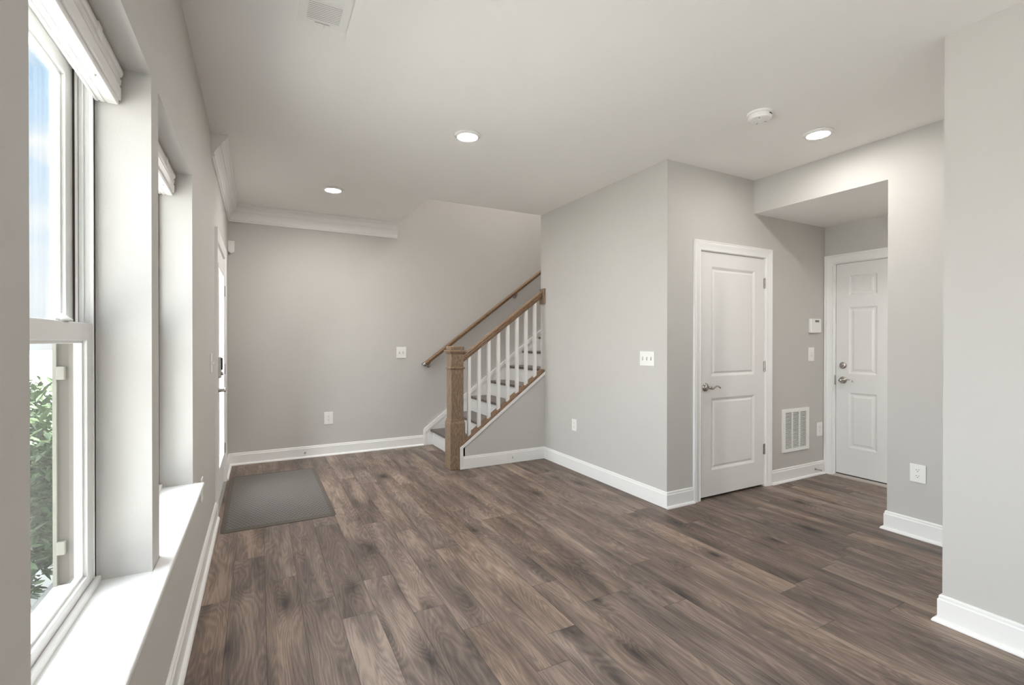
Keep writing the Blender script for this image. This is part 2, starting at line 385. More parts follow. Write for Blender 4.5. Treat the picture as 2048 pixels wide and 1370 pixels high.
RW = (.1, 2.3, .45, 2.2)                                       # rear opening added for fill light, behind the photographer
struct('wall_rear', wall_grid('y', YR - .15, YR, (XO, XR + .12), (-.12, H), [RW]), WALL)
struct('wall_stair_side', wall_grid('y', YK2 - .1, YK2, (XR + .1, 7.1), (0, TOP), []), WALL)
struct('wall_stair_upper', wall_grid('y', YK2 - .1, YK2, (XST - .12, XR + .1), (H + .28, TOP), []), WALL)
struct('wall_stair_end', wall_grid('x', XST - .12, XST, (YK2, YB), (H + .28, TOP), []), WALL)
struct('wall_stair_top', wall_grid('x', 7.0, 7.1, (YK2, YB), (0, TOP), []), WALL)
# knee wall under the stair rail: sloped top
SL = .735; KX0 = 1.775
def zcap(x): return .292 + SL * (x - 1.838)                     # top of the brown cap, front edge
bm = BM(); poly = [(KX0, 0), (XR, 0), (XR, zcap(XR) - .03), (KX0, zcap(KX0) - .03)]
prism(bm, poly, lambda u_, v_, s: (u_, YK + (.0 if s == 0 else YK2 - YK), v_))
struct('wall_stair_knee', bm, WALL)

# ---------------------------------------------------------------- baseboards
BH = .125
BASE = [(0, 0), (.014, 0), (.014, BH - .022), (.010, BH - .016), (.010, BH - .006), (.006, BH), (0, BH)]
SHOE = [(.014, 0), (.030, 0), (.030, .006), (.026, .014), (.020, .018), (.014, .019)]
def baseboard(name, runs, base):
    bm = BM()
    for r in runs:
        p0, p1, nrm, m0, m1 = r[:5]; shoe = r[5] if len(r) > 5 else True
        extrude_profile(bm, BASE, p0, p1, nrm, m0, m1)
        if shoe: extrude_profile(bm, SHOE, p0, p1, nrm, m0, m1)
    struct(name, bm, TRIM, base=base)
CW = .078                                                       # casing width
baseboard('baseboard_left', [((XL, YR), (XL, D3[0] - CW), (1, 0), -1, 0), ((XL, D3[1] + CW), (XL, YB), (1, 0), 0, -1)], (XL, 1, 0))
baseboard('baseboard_back', [((XL, YB), (1.78, YB), (0, -1), -1, 0)], (1, YB, 0))
baseboard('baseboard_stair', [((KX0, YK), (XR, YK), (0, -1), 0, -1, False)], (2, YK, 0))
baseboard('baseboard_right', [((XR, YK), (XR, Y2), (-1, 0), -1, 1, False)], (XR, 3, 0))
baseboard('baseboard_closet', [((XR, Y2), (CD[0] - .012 - CW, Y2), (0, -1), 1, 0), ((CD[1] + .012 + CW, Y2), (XG, Y2), (0, -1), 0, -1)], (3, Y2, 0))
baseboard('baseboard_pier', [((XR2, YN), (XR2, YP), (-1, 0), -1, 1), ((XR2, YP), (XR2 + .12, YP), (0, 1), 1, 1)], (XR2, 1.3, 0))
baseboard('baseboard_near', [((XR, YR), (XR, YN), (-1, 0), -1, 1), ((XR, YN), (XR2, YN), (0, 1), 1, -1)], (XR, .2, 0))
baseboard('baseboard_rear', [((XL, YR), (XR, YR), (0, 1), -1, -1)], (1, YR, 0))

# ---------------------------------------------------------------- casings
CPROF = [(0, 0), (0, .011), (.006, .014), (.012, .011), (.030, .013), (.052, .018), (.060, .019), (.066, .016), (.072, .019), (CW, .019), (CW, 0)]
def casing(name, u0, u1, zt, place, base, mat=TRIM, wid=1.0):
    """place(u, z, d) -> world"""
    bm = BM(); rings = []
    corners = [lambda w_: (u0 - w_, 0.0), lambda w_: (u0 - w_, zt + w_), lambda w_: (u1 + w_, zt + w_), lambda w_: (u1 + w_, 0.0)]
    for c in corners:
        rings.append([bm.verts.new(place(*c(w_ * wid), d)) for w_, d in CPROF])
    for a, b in zip(rings[:-1], rings[1:]):
        for i in range(len(CPROF)):
            j = (i + 1) % len(CPROF); bm.faces.new([a[i], a[j], b[j], b[i]])
    bm.faces.new(rings[0]); bm.faces.new(list(reversed(rings[-1])))
    struct(name, bm, mat, base=base)
def jamb(name, u0, u1, zt, place, base, d0, d1, gap=.012):
    bm = BM()
    for poly in ([(u0 - gap, 0), (u0, 0), (u0, zt), (u0 - gap, zt)], [(u1, 0), (u1 + gap, 0), (u1 + gap, zt), (u1, zt)], [(u0 - gap, zt), (u1 + gap, zt), (u1 + gap, zt + .01), (u0 - gap, zt + .01)]):
        prism(bm, poly, lambda a, b, s: place(a, b, d0 if s == 0 else d1))
    struct(name, bm, TRIM, base=base)
PC = lambda u_, z_, d_: (u_, Y2 - d_, z_)
PG = lambda u_, z_, d_: (XG - d_, u_, z_)
PF = lambda u_, z_, d_: (XL + d_, u_, z_)
casing('trim_1', CD[0] - .008, CD[1] + .008, CD[2] + .006, PC, (3.5, Y2, 0))
jamb('trim_2', CD[0] - .003, CD[1] + .003, CD[2] + .003, PC, (3.5, Y2, 0), -.1, .0, .01)
casing('trim_3', GD[0] - .008, GD[1] + .012, GD[2] + .006, PG, (XG, 2, 0), wid=1.08)
jamb('trim_4', GD[0] - .003, GD[1] + .003, GD[2] + .003, PG, (XG, 2, 0), -.12, .0, .01)
casing('trim_5', D3[0], D3[1], D3[2], PF, (XL, 4.5, 0))

# ---------------------------------------------------------------- doors
def panel_leaf(u0, u1, z0, z1, panels, place, thick, rec=.010, ring=.018, flat=.010, rise=.030, lift=.006):
    """front face at d=0 (towards the room), moulded raised panels sunk into it"""
    bm = BM()
    U = sorted({u0, u1} | {p[0] for p in panels} | {p[1] for p in panels}); Z = sorted({z0, z1} | {p[2] for p in panels} | {p[3] for p in panels})
    for i in range(len(U) - 1):
        for j in range(len(Z) - 1):
            uc, zc = (U[i] + U[i + 1]) / 2, (Z[j] + Z[j + 1]) / 2
            if any(p[0] < uc < p[1] and p[2] < zc < p[3] for p in panels): continue
            bm.faces.new([bm.verts.new(place(a, b, 0)) for a, b in ((U[i], Z[j]), (U[i + 1], Z[j]), (U[i + 1], Z[j + 1]), (U[i], Z[j + 1]))])
    for p in panels:
        lv = [(0, 0), (ring * .45, -rec * .35), (ring, -rec), (ring + flat, -rec), (ring + flat + rise, -rec + lift)]
        rs = [[bm.verts.new(place(a, b, d)) for a, b in ((p[0] + o_, p[2] + o_), (p[1] - o_, p[2] + o_), (p[1] - o_, p[3] - o_), (p[0] + o_, p[3] - o_))] for o_, d in lv]
        for a, b in zip(rs[:-1], rs[1:]):
            for k in range(4): bm.faces.new([a[k], a[(k + 1) % 4], b[(k + 1) % 4], b[k]])
        bm.faces.new(rs[-1])
    # sides and back
    q = [(u0, z0), (u1, z0), (u1, z1), (u0, z1)]
    f = [bm.verts.new(place(a, b, 0)) for a, b in q]; k_ = [bm.verts.new(place(a, b, -thick)) for a, b in q]
    for i in range(4): bm.faces.new([f[i], f[(i + 1) % 4], k_[(i + 1) % 4], k_[i]])
    bm.faces.new(k_)
    bmesh.ops.remove_doubles(bm, verts=bm.verts, dist=1e-5)
    return bm
def lever(parent, u_, z_, place, s, d0=0.0, length=.125, drop=0):
    """rosette + wave lever pointing along s in u"""
    bm = BM(); o_ = Vector(place(u_, z_, d0)); ax = Vector(place(u_, z_, d0 + 1)) - o_; du = (Vector(place(u_ + 1, z_, d0)) - o_) * s; dz = Vector((0, 0, 1))
    lathe(bm, [(0, 0), (.033, 0), (.034, .004), (.031, .010), (.024, .013), (.014, .015), (.0125, .022), (.0115, .040), (.013, .050), (.013, .058), (0, .062)], o_, ax, 28)
    pts = []; rr = []
    for i in range(15):
        t = i / 14; pts.append(o_ + ax * (.050 + .006 * math.sin(t * PI)) + du * (t * length - .004) + dz * (-.010 * math.sin(t * 2.2 * PI) * (1 - .2 * t) + .004 * t)); rr.append(.0105 - .0045 * t)
    tube(bm, pts, rr, 12, flat=.8)
    e_ = pts[-1]; tube(bm, [e_, e_ + du * .006 - dz * .004, e_ + du * .008 - dz * .009], [.006, .006, .005], 10)
    o2 = obj('door_lever', bm, NICKEL, parent, smooth=True, label='satin nickel lever with a wavy handle'); return o2
def hinge(parent, u_, z_, place, s=1, d=.004, hh=.089):
    bm = BM(); o_ = Vector(place(u_, z_, d)); dz = Vector((0, 0, 1))
    for k in range(5):
        a = -hh / 2 + k * hh / 5; lathe(bm, [(0, a + .0006), (.0062, a + .0006), (.0062, a + hh / 5 - .0006), (0, a + hh / 5 - .0006)], o_, dz, 12)
    lathe(bm, [(0, hh / 2), (.004, hh / 2), (.005, hh / 2 + .004), (0, hh / 2 + .006)], o_, dz, 10)
    for sg in (-1, 1):
        prism(bm, [(u_ + sg * .002, z_ - hh / 2), (u_ + sg * .016, z_ - hh / 2), (u_ + sg * .016, z_ + hh / 2), (u_ + sg * .002, z_ + hh / 2)], lambda a, b, q: place(a, b, d - .003 + .002 * q))
    return obj('hinge', bm, NICKEL, parent, smooth=False, label='satin nickel butt hinge')
# closet door, two panels
t = thing('door_1', 'white two-panel closet door with a lever on its left', 'door', (CD[0], Y2, 0), kind='structure')
leafp = lambda u_, z_, d_: (u_, Y2 + .004 - d_, z_)
obj('door_leaf', panel_leaf(CD[0], CD[1], .018, CD[2], [(3.266, 3.817, .226, .818), (3.266, 3.817, .996, 1.896)], leafp, .035, rec=.012, ring=.020, flat=.006, rise=.014, lift=.008), DOORP, t)
lever(t, 3.194, .911, leafp, 1, length=.115)
for z_ in (1.794, 1.060, .328): hinge(t, CD[1] + .004, z_, leafp)
# garage door, six panels
t = thing('door_2', 'white six-panel door with nickel deadbolt and lever at the end of the hall', 'door', (XG, GD[1], 0), kind='structure')
leafg = lambda u_, z_, d_: (XG + .012 - d_, u_, z_)
pan = []
for a, b in ((2.215, 2.450), (1.755, 1.990)):
    pan += [(a, b, .285, .805), (a, b, .978, 1.605), (a, b, 1.712, 1.903)]
obj('door_leaf', panel_leaf(GD[0], GD[1], .030, GD[2], pan, leafg, .045, rec=.008, ring=.016, flat=.012, rise=.018, lift=.005), DOORP, t)
lever(t, 2.497, .915, leafg, -1, length=.105)
bm = BM(); lathe(bm, [(0, 0), (.031, 0), (.032, .005), (.028, .012), (.013, .014), (0, .014)], leafg(2.497, 1.055, 0), (-1, 0, 0), 28)
c_ = Vector(leafg(2.497, 1.055, .02)); tube(bm, [c_ + Vector((0, -.016, .010)), c_, c_ + Vector((0, .016, -.010))], [.005, .007, .005], 10)
obj('deadbolt', bm, NICKEL, t, smooth=True, label='nickel deadbolt thumb turn')
bm = BM(); box(bm, XG - .002, XG + .012, GD[1] + .001, GD[1] + .009, .87, .96); obj('strike_plate', bm, NICKEL, t)
bm = BM(); box(bm, XG - .035, XG + .10, GD[0], GD[1] + .002, 0.0, .014, .004); box(bm, XG + .008, XG + .06, GD[0], GD[1], .014, .020)
obj('threshold', bm, [paint('threshold_wood', (.50, .45, .40), .4)], t)
bm = BM(); box(bm, XG + .014, XG + .05, GD[0], GD[1], .020, .030); obj('door_sweep', bm, DARK, t)
# front door, full glass
t = thing('door_3', 'white front door with a tall glass pane, smart lock and lever', 'door', (XL, D3[0], 0), kind='structure')
leaff = lambda u_, z_, d_: (XL - .002 + d_, u_, z_)
y0, y1, zt = D3[0] + .012, D3[1] - .012, D3[2] - .006
gy0, gy1, gz0, gz1 = y0 + .135, y1 - .135, .30, 1.86
bm = wall_grid('x', XL - .047, XL - .002, (y0, y1), (.025, zt), [(gy0, gy1, gz0, gz1)]); obj('door_leaf', bm, DOORP, t)
bm = BM()
def ring_frame(bm, y0_, y1_, z0_, z1_, wd, xa, xb, bev=.0):
    for q in ((y0_, y0_ + wd, z0_, z1_), (y1_ - wd, y1_, z0_, z1_), (y0_ + wd, y1_ - wd, z0_, z0_ + wd), (y0_ + wd, y1_ - wd, z1_ - wd, z1_)):
        box(bm, xa, xb, q[0], q[1], q[2], q[3], bev)
ring_frame(bm, gy0 - .02, gy1 + .02, gz0 - .02, gz1 + .02, .028, XL - .002, XL + .012, .004)
obj('glazing_bead', bm, DOORP, t)
bm = BM(); box(bm, XL - .028, XL - .022, gy0 - .005, gy1 + .005, gz0 - .005, gz1 + .005); obj('door_glass', bm, GLASS, t, label='clear glass pane')
bm = BM()
box(bm, XL, XL + .030, D3[0] + .045, D3[0] + .112, 1.01, 1.165, .008, 3)
lk = obj('smart_lock', bm, NICKEL, t, label='nickel smart lock with a black keypad cover')
bm = BM(); box(bm, XL + .030, XL + .038, D3[0] + .052, D3[0] + .105, 1.07, 1.158, .003); obj('battery_cover', bm, DARK, lk, label='black cover')
bm = BM(); lathe(bm, [(0, 0), (.012, 0), (.012, .012), (0, .014)], (XL + .03, D3[0] + .078, 1.04), (1, 0, 0), 16); obj('thumb_turn', bm, NICKEL, lk, smooth=True)
lever(t, D3[0] + .075, .915, leaff, 1, length=.11)
for z_ in (1.73, 1.03, .32): hinge(t, D3[1] - .006, z_, leaff, d=.008)
bm = BM(); box(bm, XL - .14, XL + .02, D3[0], D3[1], 0, .016, .004); obj('threshold', bm, [metal('sill_alu', (.55, .53, .5), .4)], t)
bm = BM(); ring_frame(bm, D3[0], D3[1], 0.0, D3[2], .012, XO, XL); o_ = obj('door_frame', bm, TRIM, t)
bm = BM(); ring_frame(bm, D3[0] - .08, D3[1] + .08, -.03, D3[2] + .08, .08, XO - .03, XO, .004); obj('outer_casing', bm, EXTW, t)

# ---------------------------------------------------------------- windows
def make_window(idx, y0, y1):
    t = thing('window_%d' % idx, None, None, (XL - .17, (y0 + y1) / 2, SILL), kind='structure')
    t['label'] = ['', 'white double-hung window nearest the camera on the left wall', 'white double-hung window by the far end of the sill', 'added white double-hung window left of the frame, unseen, for more daylight'][idx]
    z0, z1 = ZW0, ZW1
    bm = BM()
    # outer frame with tracks
    for a, b, s in ((y0, y0 + .011, 1), (y1 - .011, y1, -1)):
        box(bm, -.444, -.411, a, b, z0, z1)
        for xx, xw in ((-.4155, .0045), (-.434, .002), (-.4475, .003)):
            q = (a, b + .007) if s == 1 else (a - .007, b)
            box(bm, xx - xw, xx + xw, q[0], q[1], z0 + .02, z1, .001)
    box(bm, -.498, -.411, y0 + .011, y1 - .011, z1 - .035, z1)
    box(bm, -.425, -.411, y0 + .011, y1 - .011, z1 - .05, z1 - .035, .002)
    box(bm, -.498, -.411, y0 + .011, y1 - .011, z0, SILL + .012, .002)
    box(bm, -.4135, -.398, y0 + .002, y1 - .002, SILL - .002, SILL + .018, .007, 3)
    obj('window_frame', bm, VINYL, t)
    zm = 1.315
    def sash(name, xf, xb_, za, zb_, st, bot, top):
        bm = BM(); a, b = y0 + .012, y1 - .012
        box(bm, xb_, xf, a, a + st, za, zb_, .003); box(bm, xb_, xf, b - st, b, za, zb_, .003)
        box(bm, xb_, xf, a + st - .002, b - st + .002, za, za + bot, .003); box(bm, xb_, xf, a + st - .002, b - st + .002, zb_ - top, zb_, .003)
        g = .008
        for q in ((a + st - .001, a + st + g, za + bot, zb_ - top), (b - st - g, b - st + .001, za + bot, zb_ - top), (a + st, b - st, za + bot - .001, za + bot + g), (a + st, b - st, zb_ - top - g, zb_ - top + .001)):
            box(bm, xb_ + .006, xf - .009, *q, .002)
        s_ = obj(name, bm, VINYL, t)
        bm = BM(); xm = (xb_ + xf) / 2 - .003; box(bm, xm - .002, xm + .002, a + st - .002, b - st + .002, za + bot - .002, zb_ - top + .002)
        obj('glass_pane', bm, GLASS, s_)
        return s_
    s1 = sash('lower_sash', -.413, -.442, SILL + .014, 1.337, .055, .030, .047)
    s2 = sash('upper_sash', -.456, -.488, 1.292, z1 - .036, .055, .040, .040)
    for yy in (y0 + .22, y1 - .22):
        bm = BM(); lathe(bm, [(0, 0), (.026, 0), (.026, .004), (.018, .010), (.012, .016), (0, .018)], (-.428, yy, 1.337), (0, 0, 1), 20)
        box(bm, -.436, -.420, yy - .045, yy + .045, 1.337, 1.343, .002)
        tube(bm, [(-.428, yy, 1.349), (-.426, yy + .02, 1.350), (-.424, yy + .042, 1.346)], [.007, .006, .004], 10)
        obj('sash_lock', bm, VINYL, s1, smooth=True)
    bm = BM()
    for a, b in ((y0, y0 + .012), (y1 - .012, y1)): box(bm, -.498, -.4445, a, b, z0, z1)
    obj('outer_frame', bm, CLAY, t, label='clay-coloured outer frame')
    # exterior stop with screen clips
    bm = BM()
    for a, b in ((y0 + .011, y0 + .020), (y1 - .020, y1 - .011)):
        box(bm, -.498, -.490, a, b, SILL + .01, z1 - .03)
    obj('screen_track', bm, CLAYL, t)
    for zc in (1.20, .72):
        for yy in (y0 + .018, y1 - .018):
            bm = BM(); box(bm, -.489, -.472, yy - .0075, yy + .0075, zc - .018, zc + .018, .002); obj('screen_clip', bm, CLAYL, t)
    return t
make_window(1, *W1); make_window(2, *W2); make_window(3, *W0)  # third window is added out of view to let in more daylight
# continuous sill
bm = BM(); box(bm, XL - .0, -.236, W0[0] - .04, 2.732, ZW0, SILL, .006, 3)
for q in (W0, W1, W2): box(bm, -.41, XL + .002, q[0], q[1], ZW0, SILL - .0003)
struct('trim_6', bm, TRIM, base=(-.26, 1.3, ZW0), label='long white window sill under the left windows')

# blinds, fully raised
def make_blind(y0, y1, label):
    t = thing('window_blind', label, 'window blind', (-.385, (y0 + y1) / 2, 2.077), group='raised blinds at the left windows')
    a, b = y0 + .010, y1 - .010
    def prof_run(pr, name, aa, bb, mat=BLIND):
        bm = BM(); prism(bm, pr, lambda u_, v_, s: (u_, aa if s == 0 else bb, v_)); return obj(name, bm, mat, t)
    xb = -.408
    prof_run([(xb, 2.028), (-.352, 2.028), (-.349, 2.032), (-.349, 2.036), (-.352, 2.038), (-.352, 2.044), (-.348, 2.048), (-.345, 2.056), (-.346, 2.066), (-.350, 2.073), (-.356, 2.0765), (xb, 2.0765)], 'headrail', a, b)
    bm = BM(); z_ = 1.985
    while z_ < 2.024:
        box(bm, xb + .003, -.359, a + .002, b - .002, z_, z_ + .0032, .0008, 1); z_ += .0045
    obj('slat_stack', bm, BLIND, t)
    prof_run([(xb, 1.967), (-.402, 1.967), (-.401, 1.970), (-.397, 1.970), (-.396, 1.967), (-.386, 1.967), (-.385, 1.969), (-.382, 1.969), (-.381, 1.967), (-.358, 1.967), (-.356, 1.969), (-.356, 1.983), (-.358, 1.985), (xb, 1.985)], 'bottom_rail', a, b)
    prof_run([(-.357, 1.980), (-.3515, 1.980), (-.350, 1.984), (-.350, 2.014), (-.353, 2.018), (-.353, 2.022), (-.350, 2.025), (-.350, 2.029), (-.357, 2.029)], 'valance', a, b)
    bm = BM(); box(bm, -.351, -.344, b - .24, b - .205, 2.034, 2.07, .002)
    obj('valance_clip', bm, PLASTIC, t)
    for yy in (y0 + .18, y1 - .18):
        bm = BM(); lathe(bm, [(0, 0), (.006, 0), (.006, .003), (0, .004)], (-.372, yy, 1.967), (0, 0, -1), 12); obj('cord_plug', bm, BLIND, t, smooth=True)
make_blind(*W1, 'raised white blind in the head of the window nearest the camera')
make_blind(*W2, 'raised white blind in the head of the farther window, next to the front door')

# ---------------------------------------------------------------- crown moulding
CR = [(0, 0), (.010, 0), (.012, .012), (.020, .016), (.020, .026), (.014, .032), (.020, .050), (.034, .072), (.050, .088), (.050, .096), (.058, .098), (.064, .116), (.078, .132), (.078, .142), (.088, .146), (.094, .156), (.094, .168), (0, .168)]
CR = [(d, H - .168 + z_) for d, z_ in CR]
bm = BM()
extrude_profile(bm, CR, (XL, 3.76), (XL, YB), (1, 0), 0, -1)
extrude_profile(bm, CR, (XL, YB), (XST, YB), (0, -1), -1, 0)
struct('trim_7', bm, TRIM, base=(XL, 4.5, H), label='white crown moulding in the corner over the front door')

# ---------------------------------------------------------------- staircase
RISE, RUN, NX = .1915, .26, 1.87
t = thing('staircase', 'straight staircase with dark wood treads and white risers along the back wall', 'staircase', (NX, 5.1, 0))
SY0, SY1 = YK2 + .012, YB - .016
for k in range(14):
    xx = NX + RUN * k; zt = RISE * (k + 1)
    if k < 13:
        bm = BM(); yy1 = SY1
        prism(bm, [(xx + .006, zt - .028), (xx + RUN + .028, zt - .028), (xx + RUN + .028, zt), (xx + .010, zt), (xx + .003, zt - .004), (xx, zt - .012), (xx + .001, zt - .022)], lambda u_, v_, s: (u_, SY0 if s == 0 else SY1, v_))
        obj('tread', bm, TREAD, t)
    bm = BM(); box(bm, xx + .028, xx + .046, SY0, SY1, RISE * k, zt - .028)
    obj('riser', bm, TRIM, t)
# wall skirt
def zsk(x_): return .205 + .7365 * (x_ - 1.79)
bm = BM(); xs = 1.782
prism(bm, [(xs, 0), (5.5, 0), (5.5, zsk(5.5)), (xs + .01, zsk(xs + .01)), (xs, zsk(xs) - .012)], lambda u_, v_, s: (u_, YB - (.014 if s == 0 else .001), v_))
prism(bm, [(xs, 0), (xs + .03, 0), (xs + .03, zsk(xs) - .040), (5.5, zsk(5.5) - .034), (5.5, zsk(5.5) + .002), (xs + .01, zsk(xs + .01) + .002), (xs - .002, zsk(xs) - .012), (xs - .002, 0)][1:], lambda u_, v_, s: (u_, YB - (.022 if s == 0 else .012), v_))
obj('skirt_board', bm, TRIM, t)
# inner stringer on the knee wall side
bm = BM(); prism(bm, [(NX + .03, 0), (3.0, 0), (3.0, zcap(3.0) - .035), (NX + .03, zcap(NX + .03) - .035)], lambda u_, v_, s: (u_, YK2 + (.001 if s == 0 else .012), v_)); obj('stringer', bm, TRIM, t)

# railing
t = thing('stair_railing', 'stained oak newel post and handrail with white square balusters', 'stair railing', (1.75, 4.51, 0))
NXc, NYc = 1.75, 4.512
def sq(bm, h_, z0, z1, bev=.0, top=None):
    if top is None: box(bm, NXc - h_, NXc + h_, NYc - h_, NYc + h_, z0, z1, bev)
    else:
        a = [bm.verts.new((NXc + sx * h_, NYc + sy * h_, z0)) for sx, sy in ((-1, -1), (1, -1), (1, 1), (-1, 1))]; b = [bm.verts.new((NXc + sx * top, NYc + sy * top, z1)) for sx, sy in ((-1, -1), (1, -1), (1, 1), (-1, 1))]
        for i in range(4): bm.faces.new([a[i], a[(i + 1) % 4], b[(i + 1) % 4], b[i]])
        bm.faces.new(a); bm.faces.new(b)
bm = BM(); sq(bm, .0655, .47, 1.17, .003); shaft = obj('newel_post', bm, OAKV, t, label='square stained oak newel post')
bm = BM(); sq(bm, .080, 0, .462, .005); sq(bm, .079, .462, .486, top=.070); sq(bm, .073, .486, .493); sq(bm, .069, .493, .503, top=.067); obj('base_block', bm, OAKV, shaft)
bm = BM(); sq(bm, .0665, 1.000, 1.006, top=.0775); sq(bm, .0775, 1.006, 1.018, .003); sq(bm, .0775, 1.018, 1.026, top=.0665); obj('collar', bm, OAKV, shaft)
bm = BM(); sq(bm, .066, 1.150, 1.168, top=.078); sq(bm, .080, 1.168, 1.176, .002); sq(bm, .089, 1.176, 1.192, .003); sq(bm, .074, 1.192, 1.198); sq(bm, .072, 1.196, 1.232, .010); obj('newel_cap', bm, OAKV, shaft)
RY = 4.472
def slope_box(bm, x0, x1, f0, f1, y0, y1):
    prism(bm, [(x0, f0(x0)), (x1, f0(x1)), (x1, f1(x1)), (x0, f1(x0))], lambda u_, v_, s: (u_, y0 if s == 0 else y1, v_))
# handrail: profile swept along slope
def sloped_rail(bm, prof, x0, x1, zf, ang):
    # prof (y, n) n perpendicular to the slope; ends vertical
    k = 1 / math.cos(ang)
    a = [bm.verts.new((x0, y_, zf(x0) + n_ * k)) for y_, n_ in prof]; b = [bm.verts.new((x1, y_, zf(x1) + n_ * k)) for y_, n_ in prof]
    for i in range(len(prof)):
        j = (i + 1) % len(prof); bm.faces.new([a[i], a[j], b[j], b[i]])
    bm.faces.new(a); bm.faces.new(list(reversed(b)))
zr = lambda x_: 1.158 + .741 * (x_ - 1.829)                    # top of rail
ang = math.atan(.741)
RP = [(-.018, -.062), (.018, -.062), (.020, -.050), (.029, -.044), (.031, -.030), (.026, -.024), (.030, -.014), (.024, -.004), (.012, 0), (-.012, 0), (-.024, -.004), (-.030, -.014), (-.026, -.024), (-.031, -.030), (-.029, -.044), (-.020, -.050)]
bm = BM(); sloped_rail(bm, [(RY + y_, n_) for y_, n_ in RP], NXc + .064, XR - .020, zr, ang); obj('handrail', bm, OAKX, t)
bm = BM(); box(bm, XR - .020, XR, 4.412, 4.512, 1.69, 1.86, .005); obj('wall_rosette', bm, OAKV, t)
bm = BM(); zc2 = lambda x_: zcap(x_)
sloped_rail(bm, [(YK - .008, -.018), (YK2 + .014, -.018), (YK2 + .014, 0), (YK - .005, 0), (YK - .008, -.003)], KX0 + .02, XR, zc2, math.atan(SL)); obj('shoe_rail', bm, OAKX, t)
for i in range(8):
    xb = 1.884 + .1112 * i; hw = .0155
    bm = BM(); prism(bm, [(xb - hw, zcap(xb - hw) - .002), (xb + hw, zcap(xb + hw) - .002), (xb + hw, zr(xb + hw) - .076), (xb - hw, zr(xb - hw) - .076)], lambda u_, v_, s: (u_, RY - hw if s == 0 else RY + hw, v_))
    obj('baluster', bm, TRIM, t)
# white trim on the knee wall edge
bm = BM(); e0 = lambda x_: zcap(x_) - .024; tw = .042; xk = KX0 - .004
kx = lambda o_: [(xk + o_, 0), (xk + o_, e0(xk) - o_ * 1.3 + o_ * .35)]
def kt(bm, oa, ob, da, db):
    za, zb = e0(xk + oa) - oa * .98, e0(xk + ob) - ob * .98
    for A_ in ([(xk + oa, .0), (xk + ob, .0), (xk + ob, zb), (xk + oa, za)], [(xk + oa, za), (xk + ob, zb), (XR, e0(XR) - ob), (XR, e0(XR) - oa)]):
        prism(bm, A_, lambda u_, v_, s: (u_, YK - (da if s == 0 else db), v_))
kt(bm, 0, .030, 0, .013); kt(bm, .001, .010, .002, .017); kt(bm, .022, .0295, .002, .016)
struct('trim_8', bm, TRIM, base=(2, YK, 0))

# wall handrail
t = thing('wall_handrail', 'stained oak handrail on the back wall beside the stairs', 'handrail', (1.80, YB, .98))
zw = lambda x_: 1.035 + .748 * (x_ - 1.79); angw = math.atan(.748)
bm = BM(); yc = YB - .065
# measured on the wall plane; the rail stands off the wall
RPW = [(-.018, -.046), (.018, -.046), (.024, -.030), (.028, -.016), (.022, -.005), (.010, 0), (-.010, 0), (-.022, -.005), (-.028, -.016), (-.024, -.030)]
sloped_rail(bm, [(yc + y_, n_) for y_, n_ in RPW], 1.785, 5.2, zw, angw); obj('rail', bm, OAKX, t)
bm = BM()
a = Vector((1.760, yc, zw(1.760) - .026)); b_ = Vector((1.790, yc, zw(1.790) - .026)); tube(bm, [a, a.lerp(b_, .3), b_], [.020, .0265, .0265], 14)
tube(bm, [b_ + Vector((-.014, 0, 0)), b_ + Vector((-.010, .03, -.004)), (1.775, YB, b_.z - .010)], [.013, .013, .015], 12); obj('end_cap', bm, NICKEL, t, smooth=True, label='metal end return')
for xb in (1.845, 3.06, 4.3):
    bm = BM(); zz = zw(xb) - .046 / math.cos(angw)
    lathe(bm, [(0, 0), (.030, 0), (.030, .005), (.022, .010), (.010, .012), (0, .012)], (xb, YB, zz - .035), (0, -1, 0), 22)
    tube(bm, [(xb, YB - .006, zz - .035), (xb, YB - .045, zz - .038), (xb, yc, zz - .022), (xb, yc, zz + .004)], [.008, .008, .008, .010], 10)
    obj('bracket', bm, NICKEL, t, smooth=True, label='satin nickel rail bracket')

# ---------------------------------------------------------------- ceiling fixtures
def make_light(x_, y_, label):
    t = thing('ceiling_light', label, 'ceiling light', (x_, y_, H), group='round recessed ceiling lights')
    bm = BM(); lathe(bm, [(.060, -.002), (.088, -.0004), (.090, -.003), (.088, -.007), (.080, -.0135), (.072, -.0165), (.067, -.0165), (.0655, -.012)], (0, 0, 0), (0, 0, 1), 40)
    tr = obj('trim_ring', bm, PLASTIC, t, local=True, smooth=True)
    bm = BM(); pr = [(.0655, -.0125)] + [(.0655 * math.cos(a), -.0125 - .005 * math.sin(a)) for a in [i * PI / 16 for i in range(1, 8)]] + [(0, -.0175)]
    lathe(bm, pr, (0, 0, 0), (0, 0, 1), 40)
    ln = obj('lamp_lens', bm, LENS, t, local=True, smooth=True, label='glowing white lens')
    return t
area = PI * .0655 ** 2
LENS.node_tree.nodes['Emission'].inputs[1].default_value = LAMP_W / (PI * area)
lt = make_light(1.247, 2.985, 'round ceiling light nearest the middle of the ceiling, largest of three')
dup(lt, (.600, 4.628, H), 0, 'round ceiling light closest to the crown moulding and front door')
hall_zone = dup(lt, (3.307, 1.847, H), 0, 'round ceiling light next to the smoke detector near the hall opening')
LENS2 = emit('lamp_lens_dimmed', (1.0, .97, .935), LAMP_W * .55 / (PI * area))     # this zone is dimmed
for ch in hall_zone.children:
    if ch.name.startswith('lamp_lens'):
        ch.data = ch.data.copy(); ch.data.materials[0] = LENS2
for p in ((.5, -1.9, H),): dup(lt, p, 0, 'added round ceiling light behind the camera, unseen fill')  # unseen lamp added to brighten the room
